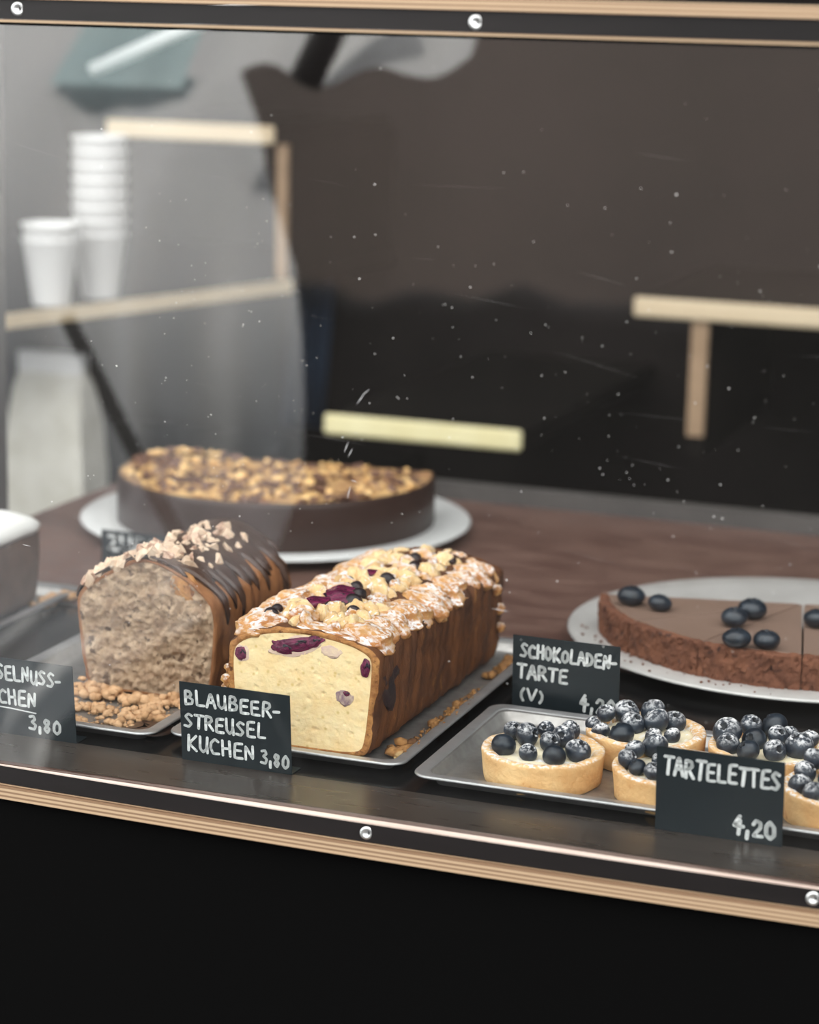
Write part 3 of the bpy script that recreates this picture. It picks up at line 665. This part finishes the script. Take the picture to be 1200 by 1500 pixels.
for (x, y, r, lb) in ((1.75, 41.9, .95, 'larger blueberry near the left rim of the chocolate tart'), (4.1, 41.2, .80, 'smaller blueberry right of the larger one at the tart’s left rim'),
                      (10.04, 39.3, .89, 'front blueberry of the pair near the tart tips'), (10.75, 41.9, .98, 'rear blueberry of the pair near the tart tips'),
                      (11.44, 33.6, .92, 'left blueberry of the front pair at the tart’s front rim'), (13.39, 34.3, .86, 'right blueberry of the front pair at the tart’s front rim'),
                      (15.53, 41.5, .89, 'blueberry on the tart cut off by the right picture edge'), (19.5, 37.5, .88, 'blueberry on the tart beyond the right picture edge')):
    berry(x, y, 3.5 + r * .74, r, lb.replace('’', "'"), GT, False, (rb.uniform(-.15, .15), rb.uniform(-.15, .1), rb.uniform(0, 6)))

# ================================================================= TARTELETTES
TC = {'T1': (4.6, 11.0), 'T2': (9.4, 17.3), 'T3': (12.9, 10.9), 'T4': (17.3, 17.2), 'T5': (23.0, 11.3)}
TL = {'T1': ('leftmost tartelette', 'leftmost blueberry tartelette at the left end of its tray'), 'T2': ('rear tartelette behind the leftmost one', 'rear blueberry tartelette behind the leftmost one, partly before the chocolate tart card'),
      'T3': ('front tartelette half behind the price card', 'front blueberry tartelette half hidden by the left side of the TARTELETTES card'), 'T4': ('rear tartelette above the TARTELETTES card', 'rear blueberry tartelette rising behind the top of the TARTELETTES card'),
      'T5': ('right tartelette at the picture edge', 'front blueberry tartelette right of the TARTELETTES card at the picture edge')}
def crust_mesh(seed):
    def fn(p, a):
        rr = math.hypot(p.x, p.y); q = p + nv(p + Vector((seed * 11, 0, 0)), .8, .07)
        if rr > 3.2: q.z += (.06 * noise.noise(Vector((math.cos(a) * 4, math.sin(a) * 4, seed))) if p.z > 1.5 else 0)
        return q
    return MB().lathe([(0, 0), (3.45, 0), (3.58, .06), (3.66, .5), (3.72, 1.1), (3.76, 1.6), (3.79, 1.86), (3.74, 1.97), (3.5, 2.0), (3.2, 1.95), (3.02, 1.82), (2.95, 1.5), (0, 1.5)], 96, fn=fn).mesh('crust', 'tart_crust', True)
cm = [crust_mesh(s_) for s_ in (1, 2, 3)]
creamm = MB().lathe([(0, 1.45), (2.97, 1.45), (3.02, 1.62), (2.7, 1.72), (0, 1.80)], 48, fn=lambda p, a: p + Vector((0, 0, .08 * noise.noise(p * 1.2)))).mesh('cream', 'cream', True)
BB = {'T1': [(2.44, 9.72, 2.32, 0.71), (2.18, 12.43, 2.45, 0.55), (3.26, 11.83, 2.5, 0.71), (4.18, 9.2, 2.23, 0.54), (3.9, 13.75, 2.36, 0.51), (5.41, 12.4, 2.51, 0.65), (4.92, 11.26, 2.41, 0.61), (5.53, 13.6, 2.58, 0.59), (5.81, 9.23, 2.27, 0.66), (6.95, 10.42, 2.35, 0.74)],
      'T2': [(6.65, 17.74, 2.64, 0.56), (7.62, 19.14, 2.46, 0.78), (6.22, 16.47, 2.18, 0.52), (6.89, 15.69, 2.09, 0.56), (8.54, 17.2, 2.37, 0.73), (8.46, 14.84, 2.3, 0.76), (9.17, 19.89, 2.54, 0.74), (9.92, 17.8, 2.56, 0.77), (10.84, 18.86, 2.31, 0.69), (10.26, 15.71, 2.2, 0.51), (11.33, 16.31, 2.19, 0.51)],
      'T3': [(10.19, 11.49, 2.59, 0.58), (10.08, 10.18, 2.4, 0.57), (11.12, 12.8, 2.54, 0.75), (10.96, 9.22, 2.26, 0.49), (12.09, 8.79, 2.3, 0.56), (11.86, 10.98, 2.28, 0.45), (12.68, 11.72, 2.25, 0.62)],
      'T4': [(14.63, 17.05, 2.68, 0.85), (14.98, 15.67, 2.34, 0.67), (15.66, 19.29, 2.57, 0.68), (16.28, 17.23, 2.32, 0.72), (17.02, 19.77, 2.62, 0.77), (17.57, 18.16, 2.53, 0.59), (16.39, 14.98, 2.3, 0.67), (17.89, 15.64, 2.31, 0.67), (18.1, 19.19, 2.39, 0.51), (19.17, 16.73, 2.47, 0.84), (19.35, 18.97, 2.27, 0.59)],
      'T5': [(20.7, 13.3, 2.9, 0.62), (20.5, 11.7, 2.55, 0.64), (20.5, 10.2, 2.25, 0.64), (21.49, 9.0, 2.3, 0.59), (21.9, 12.6, 2.4, 0.61), (22.1, 11.0, 2.6, 0.66), (23.01, 9.06, 2.3, 0.67), (23.3, 13.2, 2.45, 0.65), (24.2, 11.4, 2.4, .7), (25.2, 9.9, 2.3, .65)]}
BL = {'T1': ['large bare blueberry at the far left of the', 'sugared blueberry behind the large left one on the', 'tallest blueberry, crown facing right, on the', 'small blueberry at the front left of the', 'small sugared blueberry at the very back of the', 'sugared blueberry with crown facing forward on the', 'blueberry in the middle of the heap on the', 'dark blueberry at the back right of the', 'purplish blueberry at the front middle of the', 'large blueberry at the far right of the'],
      'T2': ['white sugared blueberry at the back left of the', 'large top-left sugared blueberry on the', 'small sugared blueberry at the left end of the', 'sugared blueberry at the front left of the', 'dark blueberry in the middle left of the', 'wide flat dark blueberry at the front of the', 'sugared blueberry at the back centre of the', 'large blueberry in the centre right of the', 'sugared blueberry at the right back of the', 'small blueberry at the front centre right of the', 'small sugared blueberry at the far right of the'],
      'T3': ['sugared blueberry at the back left of the', 'blueberry at the left end of the', 'tall white sugared blueberry on top of the', 'small oval bare blueberry at the front left of the', 'blueberry at the front touching the card edge on the', 'small blueberry in the middle of the', 'blueberry just beside the card edge on the'],
      'T4': ['large sugared blueberry at the left back of the', 'sugared blueberry at the left front of the', 'sugared blueberry at the back centre left of the', 'dark blueberry in the middle left of the', 'tallest bare blueberry at the back of the', 'small sugared blueberry in the middle of the', 'dark blueberry peeking over the card at the left of the', 'sugared blueberry peeking over the card at the centre of the', 'small blueberry deep at the back of the', 'very white sugared blueberry at the right of the', 'small sugared blueberry at the far right back of the'],
      'T5': ['sugared blueberry at the back left of the', 'white sugared blueberry at the upper left of the', 'sugared blueberry at the lower left of the', 'blueberry at the front left of the', 'blueberry at the back middle of the', 'sugared blueberry near the middle of the', 'blueberry at the front middle of the', 'blueberry at the very back of the', 'blueberry at the right of the', 'blueberry at the front right of the']}
TS = {'T1': 'leftmost tartelette', 'T2': 'rear left tartelette', 'T3': 'middle front tartelette', 'T4': 'rear right tartelette', 'T5': 'tartelette at the right edge'}
BARE = {('T1', 0), ('T1', 8), ('T2', 5), ('T3', 3), ('T4', 3), ('T4', 4), ('T4', 6)}
TILT = {('T1', 2): (.2, 1.2, 0), ('T1', 5): (1.15, .1, 0), ('T1', 6): (.5, .9, 0), ('T1', 4): (1.0, -.1, 0)}
for i, (k, c) in enumerate(TC.items()):
    t = thing('tartelette', (c[0], c[1], .12), TL[k][1], 'tartelette', 'blueberry tartelettes on the steel tray', rz=i * 1.3)
    place('crust', cm[i % 3], t); place('cream', creamm, t)
    for j, q in enumerate(BB[k]):
        berry(*q, BL[k][j] + ' ' + TS[k], 'blueberries on the ' + TL[k][0], True, TILT.get((k, j)), (k, j) in BARE)

# ================================================================= PRICE CARDS
G = {'A': [[(0, 0), (.42, 1), (.55, 1), (1, 0)], [(.2, .38), (.85, .38)]], 'B': [[(.1, 0), (.1, 1), (.65, .95), (.8, .75), (.55, .55), (.12, .52)], [(.5, .54), (.95, .38), (.85, .08), (.1, 0)]],
     'C': [[(.95, .85), (.6, 1), (.15, .75), (.05, .4), (.3, .05), (.95, .08)]], 'D': [[(.1, 0), (.12, 1), (.7, .85), (.98, .5), (.7, .12), (.1, 0)]],
     'E': [[(.9, 1), (.12, .97), (.1, 0), (.98, .02)], [(.12, .52), (.8, .52)]], 'F': [[(.95, 1), (.12, .97), (.1, 0)], [(.12, .5), (.75, .5)]],
     'H': [[(.1, 0), (.12, 1)], [(.92, 0), (.9, 1)], [(.1, .48), (.92, .5)]], 'K': [[(.1, 0), (.12, 1)], [(.95, 1), (.15, .45), (1, 0)]],
     'L': [[(.15, 1), (.12, .02), (.95, .04)]], 'N': [[(.08, 0), (.12, 1), (.88, .05), (.92, 1)]],
     'O': [[(.5, .95), (.1, .75), (.08, .25), (.5, .02), (.92, .25), (.92, .75), (.5, .95)]], 'P': [[(.1, 0), (.12, 1), (.8, .92), (.9, .65), (.55, .45), (.12, .45)]],
     'R': [[(.1, 0), (.12, 1), (.8, .92), (.88, .68), (.5, .5), (.12, .48)], [(.4, .5), (1, 0)]], 'S': [[(.9, .88), (.5, 1), (.12, .78), (.5, .52), (.88, .28), (.55, .02), (.02, .08)]],
     'T': [[(-.02, .97), (1.02, .97)], [(.5, .97), (.48, 0)]], 'U': [[(.08, 1), (.1, .25), (.45, .02), (.85, .25), (.9, 1)], [(.9, .4), (.95, 0)]],
     'V': [[(.05, 1), (.5, 0), (.98, 1)]], 'Z': [[(.05, .97), (.95, .97), (.08, .03), (1, .05)]],
     '0': [[(.5, .97), (.12, .7), (.1, .25), (.5, .02), (.9, .25), (.9, .7), (.5, .97)]], '2': [[(.1, .75), (.35, 1), (.8, .9), (.82, .6), (.1, .03), (.98, .05)]],
     '3': [[(.1, .92), (.6, 1), (.8, .75), (.35, .55), (.9, .35), (.7, .03), (.05, .08)]], '4': [[(.55, 1), (.05, .42), (.98, .42)], [(.62, .75), (.58, -.05)]],
     '8': [[(.75, .9), (.4, 1), (.15, .78), (.8, .3), (.5, 0), (.15, .25), (.75, .72), (.75, .9)]], ',': [[(.5, .22), (.35, -.22)]],
     '(': [[(.8, 1), (.35, .7), (.35, .3), (.8, 0)]], ')': [[(.2, 1), (.65, .7), (.65, .3), (.2, 0)]], '-': [[(.1, .42), (.9, .45)]], ' ': []}
def stroke(b, pts, r, y):
    if len(pts) > 2:   # round the corners a little
        q = [pts[0]]
        for i in range(1, len(pts) - 1):
            a, p, c = Vector(pts[i - 1]), Vector(pts[i]), Vector(pts[i + 1]); q += [tuple(p.lerp(a, .28)), tuple(p * .6 + (a + c) * .2 * 1.0 if 0 else p.lerp((a + c) / 2, .08)), tuple(p.lerp(c, .28))]
        q.append(pts[-1]); pts = q
    for p in pts:
        b.add([(p[0] + r * math.cos(t), y, p[1] + r * math.sin(t)) for t in [2 * math.pi * k / 10 for k in range(10)]], [tuple(range(10))])
    for p, q in zip(pts, pts[1:]):
        d = Vector((q[0] - p[0], q[1] - p[1]))
        if d.length < 1e-6: continue
        n_ = Vector((-d.y, d.x)).normalized() * r
        b.add([(p[0] + n_.x, y, p[1] + n_.y), (p[0] - n_.x, y, p[1] - n_.y), (q[0] - n_.x, y, q[1] - n_.y), (q[0] + n_.x, y, q[1] + n_.y)], [(0, 1, 2, 3)])
def write(b, s_, x0, x1, z, h, r=.075, seed=0, drift=0.):
    rr = random.Random(seed + len(s_)); wd = [{',': .35, '(': .5, ')': .5, ' ': .6, '-': .75}.get(c, 1) for c in s_]; gap = .30
    tot = sum(wd) + gap * (len(s_) - 1); u = (x1 - x0) / tot; x = x0
    for i, c in enumerate(s_):
        cw = wd[i] * u; jz = rr.uniform(-.05, .05) * h + drift * i; hh = h * rr.uniform(.92, 1.06); sl = rr.uniform(-.04, .07)
        for st in G[c]: stroke(b, [(x + px * cw + pz * hh * sl, z + jz + pz * hh) for px, pz in st], r * 1.15 * rr.uniform(.92, 1.08), -.035)
        x += cw + gap * u
def card(x, y, lines, label, rx=.10, rz=0., wdt=7.4, hgt=5.2, under=None, z=0.04, foot=True, roll=0.):
    t = thing('price_card', (x, y, z), label, 'price card', 'black handwritten price cards'); t.rotation_euler = (rx, roll, rz)
    MB().box(-wdt / 2, -.03, 0, wdt / 2, .03, hgt).build('face', 'card_black', t)
    if foot:
        MB().box(-wdt / 2, 0, 0, wdt / 2, 1.35, .05).build('foot', 'card_black', t, rot=(-rx, 0, 0))
    b = MB()
    for i, (s_, x0, x1, z_, h, r, dr) in enumerate(lines): write(b, s_, x0, x1, z_, h, r, i * 7, dr)
    if under: stroke(b, under, .045, -.036)
    b.build('lettering', 'chalk_white', t)
    return t
card(-13.4, 5.5, [('BLAUBEER-', -3.35, 3.0, 3.75, .92, .078, -.012), ('STREUSEL', -3.45, 2.0, 2.2, .95, .078, -.01), ('KUCHEN', -3.3, 1.2, .65, .98, .078, -.01), ('3,80', 1.65, 3.5, .5, .85, .078, -.04)],
     'price card reading BLAUBEER-STREUSEL KUCHEN before the cut face of the yellow loaf')
card(16.85, 5.35, [('TARTELETTES', -3.25, 3.45, 3.55, 1.12, .085, -.01), ('4,20', .85, 3.3, .5, 1.05, .10, -.05)],
     'price card reading TARTELETTES standing in front of the tartelette tray', foot=False)
card(2.1, 24.2, [('SCHOKOLADEN-', -3.15, 3.45, 3.85, .90, .085, -.012), ('TARTE', -3.35, .1, 2.35, .95, .09, -.01), ('(V)', -3.2, -1.5, .75, .8, .085, 0), ('4,20', 1.0, 3.45, .6, 1.0, .09, -.04)],
     'price card reading SCHOKOLADEN-TARTE between loaf and silvery plate', rx=.06, hgt=5.3)
card(-28.2, 5.5, [('HASELNUSS-', -2.95, 2.8, 3.75, .95, .078, -.01), ('KUCHEN', -3.1, .9, 2.1, .98, .08, -.01), ('(V)', -3.3, -2.05, .7, .85, .08, 0), ('3,80', .35, 2.6, .55, .9, .085, -.03)],
     'price card reading HASELNUSS-KUCHEN at the lower left picture edge', under=[(-3.2, 1.85), (-1, 1.82), (.9, 1.68)])
card(-42.0, 49.2, [('ZUPF-', -3.1, 2.6, 1.25, 1.15, .12, 0)], 'price card reading ZUPF half hidden behind the top of the nut loaf', rx=.0, hgt=2.9)

# ================================================================= BACKGROUND INSIDE
def board(b, label, cat='shelf', group=None, edges=(), mt='board_dark', em='wood_pale'):
    t = thing('shelf_board', (0, 0, 0), label, cat, group); b.build('board', mt, t)
    for e, l_ in edges: tag(e.build('plywood_edge', em, t), l_)
    return t
# left shelf unit: lower board with slanting right edge, upper board, upright
board(MB().prism([(-87.2, 104.5), (-73.0, 152.3), (-73.0, 190), (-130, 190), (-130, 104.5)], 10.3, 11.8), 'dark shelf with slanting pale edge carrying the paper cups', edges=[
    (MB().prism([(-87.2, 104.0), (-86.9, 104.0), (-72.6, 152.3), (-73.0, 152.6)], 10.2, 11.85), 'pale plywood edge'), (MB().box(-130, 104.0, 10.2, -87.0, 104.5, 11.85), 'pale plywood edge')])
board(MB().box(-97.8, 150.4, 29.0, -74.4, 190, 31.0), 'short dark shelf with thick pale edge above the cups', edges=[(MB().box(-97.8, 149.6, 28.9, -74.4, 150.4, 31.1, .25), 'thick pale wooden edge')])
board(MB().box(-74.6, 152.4, 11.85, -73.4, 190, 30.0), 'dark upright panel with brownish edge joining the two left shelves', 'panel', edges=[(MB().box(-74.7, 151.6, 11.9, -73.3, 152.4, 28.8), 'brown wooden edge')], em='wood_tan')
# pale bar above the counter in the middle
board(MB().box(-58.8, 130.4, -3.3, -34.5, 190, -1.2), 'low dark shelf with bright cream edge just above the counter, mid picture', edges=[(MB().box(-58.8, 129.6, -3.2, -34.5, 130.4, -.8, .3), 'bright cream wooden edge')], em='wood_yellow')
# right shelf with upright
board(MB().box(-27.2, 150.4, 10.6, 40, 190, 12.8), 'dark shelf with pale edge entering from the right picture edge', edges=[(MB().box(-27.2, 149.6, 10.6, 40, 150.4, 12.9, .25), 'pale wooden edge')])
board(MB().box(-20.0, 151.4, -6, -18.3, 190, 10.6), 'upright panel with tan edge below the right-hand shelf', 'panel', edges=[(MB().box(-20.2, 150.6, -3.5, -18.2, 151.4, 10.6), 'tan wooden edge')], em='wood_tan')
# low worktable behind the left end of the counter, bag on it
wt = thing('side_table', (-110, 145, -95), 'low dark table behind the left end of the counter', 'table')
MB().box(-60, -48, 76, 42, 45, 79).build('tabletop', 'board_dark', wt)
for x, y in ((-57, -45), (-57, 41), (38, -45), (38, 41)): MB().box(x, y, 0, x + 3, y + 3, 76).build('leg', 'wall_dark', wt)
bag = thing('paper_bag', (-93.5, 128, -16), 'upright off-white paper bag at the left picture edge beyond the counter', 'bag')
b = MB(); pr = [(-5.5, -3.5), (5.5, -3.5), (5.5, 3.5), (-5.5, 3.5)]
lv = [(0, 1.0, 1), (6, .98, 1.0), (12, .9, .9), (16, .82, .55), (18, .78, .18), (19.6, .77, .12)]
for z, sx_, sy_ in lv:
    ring = resample([Vector((x * sx_, y * sy_)) for x, y in pr], 32)
    b.v += [(q.x + .25 * noise.noise(Vector((q.x, q.y, z)) * .4), q.y + .25 * noise.noise(Vector((q.x, z, q.y)) * .4), z) for q in ring]
b.f = [(i * 32 + k, i * 32 + (k + 1) % 32, (i + 1) * 32 + (k + 1) % 32, (i + 1) * 32 + k) for i in range(5) for k in range(32)] + [tuple(range(31, -1, -1)), tuple(160 + k for k in range(32))]
b.build('sack', 'bag_paper', bag); MB().box(-4.6, -1.0, 17.6, 4.2, .9, 20.2, .2).build('folded_top', 'white_paper', bag)
# cups
cup_me = MB().lathe([(0, 0), (2.1, 0), (2.15, .1), (3.15, 7.2), (3.22, 7.25), (3.35, 7.4), (3.3, 7.62), (3.12, 7.6), (3.05, 7.3), (2.05, .35), (0, .35)], 40).mesh('paper_cup', 'white_paper', True)
ordn = ['lowest', 'second', 'third', 'fourth', 'fifth', 'sixth', 'seventh', 'eighth', 'topmost']
for j in range(8):
    o = place('paper_cup', cup_me, None, (-84.9, 123.5, 11.85 + j * 1.6)); tag(o, f'white paper cup, {ordn[j] if j < 7 else "topmost"} in the tall stack on the left shelf', 'cup', 'paper cups on the left shelf')
for j in range(2):
    o = place('paper_cup', cup_me, None, (-86.6, 114.8, 11.85 + j * 1.7)); tag(o, f'white paper cup, {"lower" if j == 0 else "upper"} one of the short stack at the left', 'cup', 'paper cups on the left shelf')
# white rod slanting at the top left
tag(MB().tube((-83.9, 120, 38.2), (-45, 120, 54.5), .85).tube((-45, 120, 54.5), (-45, 120, 125), .3).build('white_rod', 'white_paper', None, True), 'slanting white rod at the top left', 'rod')
# dark blue cloth hanging right of the shelf
bc = MB(); vs = []
for i in range(31):
    for j in range(2):
        x = -89 + i * .2 + (j * 2.0); vs.append((x, 192 - 4 + .5 * math.sin(i * .9), -14 + j * 28))
bc.add(vs, [(i * 2, i * 2 + 2, i * 2 + 3, i * 2 + 1) for i in range(30)])
o = bc.build('apron', 'blue_cloth', None, True); o.modifiers.new('s', 'SOLIDIFY').thickness = .003; tag(o, 'dark navy cloth hanging in the shade behind the cheesecake', 'cloth')

# ================================================================= OUTSIDE, SEEN IN THE GLASS
def sheet(x0s, x1s, y, zs, nx, amp, freq, ph=0.):
    """hanging cloth between left and right outlines given per height"""
    b = MB(); vs = []
    for i, z in enumerate(zs):
        for k in range(nx + 1):
            f = k / nx; x = x0s[i] + (x1s[i] - x0s[i]) * f
            vs.append((x, y + amp * math.sin(x * freq + ph + z * .01) + amp * .5 * math.sin(x * freq * 2.3 + 1 + z * .02) + amp * .8 * noise.noise(Vector((x * .05, z * .03, ph))), z))
    b.add(vs, [(i * (nx + 1) + k, i * (nx + 1) + k + 1, (i + 1) * (nx + 1) + k + 1, (i + 1) * (nx + 1) + k) for i in range(len(zs) - 1) for k in range(nx)])
    return b
def cy_(z): return -(110 + (max(0, z + 10) ** 1.5) * .13) + (max(-45, min(0, z - 14)) * .8)
zs = [-99, -70, -50, -39, -30, -21, -10, 0, 8, 16, 24, 32, 38, 44, 52, 62, 75]
x1 = [-108, -108, -104, -92, -79, -69, -63, -61.5, -61.5, -64, -69, -75, -79.5, -84.5, -90, -96, -102]
b = MB(); nx = 160
for z, xr in zip(zs, x1):
    for k in range(nx + 1):
        x = -260 + (xr + 260) * k / nx
        b.v.append((x, cy_(z) + 3.2 * math.sin(x * .22 + z * .02) + 2.2 * math.sin(x * .55 + 1 + z * .04) * (1 if z < 25 else .5) + 3 * noise.noise(Vector((x * .05, z * .04, 0))), z))
b.f = [(i * (nx + 1) + k, i * (nx + 1) + k + 1, (i + 1) * (nx + 1) + k + 1, (i + 1) * (nx + 1) + k) for i in range(len(zs) - 1) for k in range(nx)]
o = b.build('canvas_sheet', 'canvas', None, True)
tag(o, 'pale grey canvas sheet outside, mirrored in the left half of the glass', 'canvas')
tag(MB().tube((-79, -104, 12.3), (-14, -104, -99.5), .9).build('leaning_pole', 'pole_dark', None, True), 'dark slanting pole mirrored in the glass above the cheesecake', 'pole')
struct('bounce_ground', MB().box(-1500, -880, -100, 1500, -330, -97), 'bounce_paving')  # unseen pale ground, added to bounce light onto the canvas
struct('facade', MB().box(-1200, -900, -100, 1200, -880, 200), 'facade')
b = MB(); hv = []  # added dark bank that keeps the bright ground out of the mirrored view
for i in range(301):
    x = -900 + i * 5; z = -9 + 7 * noise.noise(Vector((x * .02, 0, 3))) + 3 * noise.noise(Vector((x * .09, 4, 3)))
    hv += [(x, -310, -100), (x, -312, z - 2), (x, -320, z), (x, -330, z - 3), (x, -331, -100)]
b.add(hv, [(i * 5 + k, i * 5 + 5 + k, i * 5 + 6 + k, i * 5 + 1 + k) for i in range(300) for k in range(4)])
tag(b.build('reflection_screen', 'asphalt', None, True), 'low dark bank added outside to darken the mirrored view', 'reflection_screen')
b = MB()
for j in range(7):
    for k in range(31):
        x = -104 + 19 * k / 30; z = 35.5 + 20 * j / 6; b.v.append((x, -146 - (z - 36) * 1.3 + .8 * math.sin(x * .8), z))
b.f = [(i * 31 + k, i * 31 + k + 1, (i + 1) * 31 + k + 1, (i + 1) * 31 + k) for i in range(6) for k in range(30)]
tag(b.build('teal_banner', 'teal_cloth', None, True), 'small teal cloth banner mirrored at the top left of the glass', 'banner')

b = MB(); nx = 40
for j in range(9):
    for k in range(nx + 1):
        x = -76 + 34 * k / nx; lo = 38.2 + 1.2 * math.sin(x * .45) + (max(0, x + 50) * .35)
        z = lo + (70 - lo) * j / 8; b.v.append((x, -128 - (z - 38) * .9 - 1.0 * math.sin(x * .5), z))
b.f = [(i * (nx + 1) + k, i * (nx + 1) + k + 1, (i + 1) * (nx + 1) + k + 1, (i + 1) * (nx + 1) + k) for i in range(8) for k in range(nx)]
o = b.build('awning_flap', 'canvas', None, True)
tag(o, 'pale awning flap mirrored as a soft patch below the top rail', 'awning')
tag(MB().tube((-60.2, -125.5, 37.5), (-53, -125.5, 52), 1.9).build('awning_strut', 'pole_dark', None, True), 'short dark slanting strut mirrored at the top of the glass', 'strut')
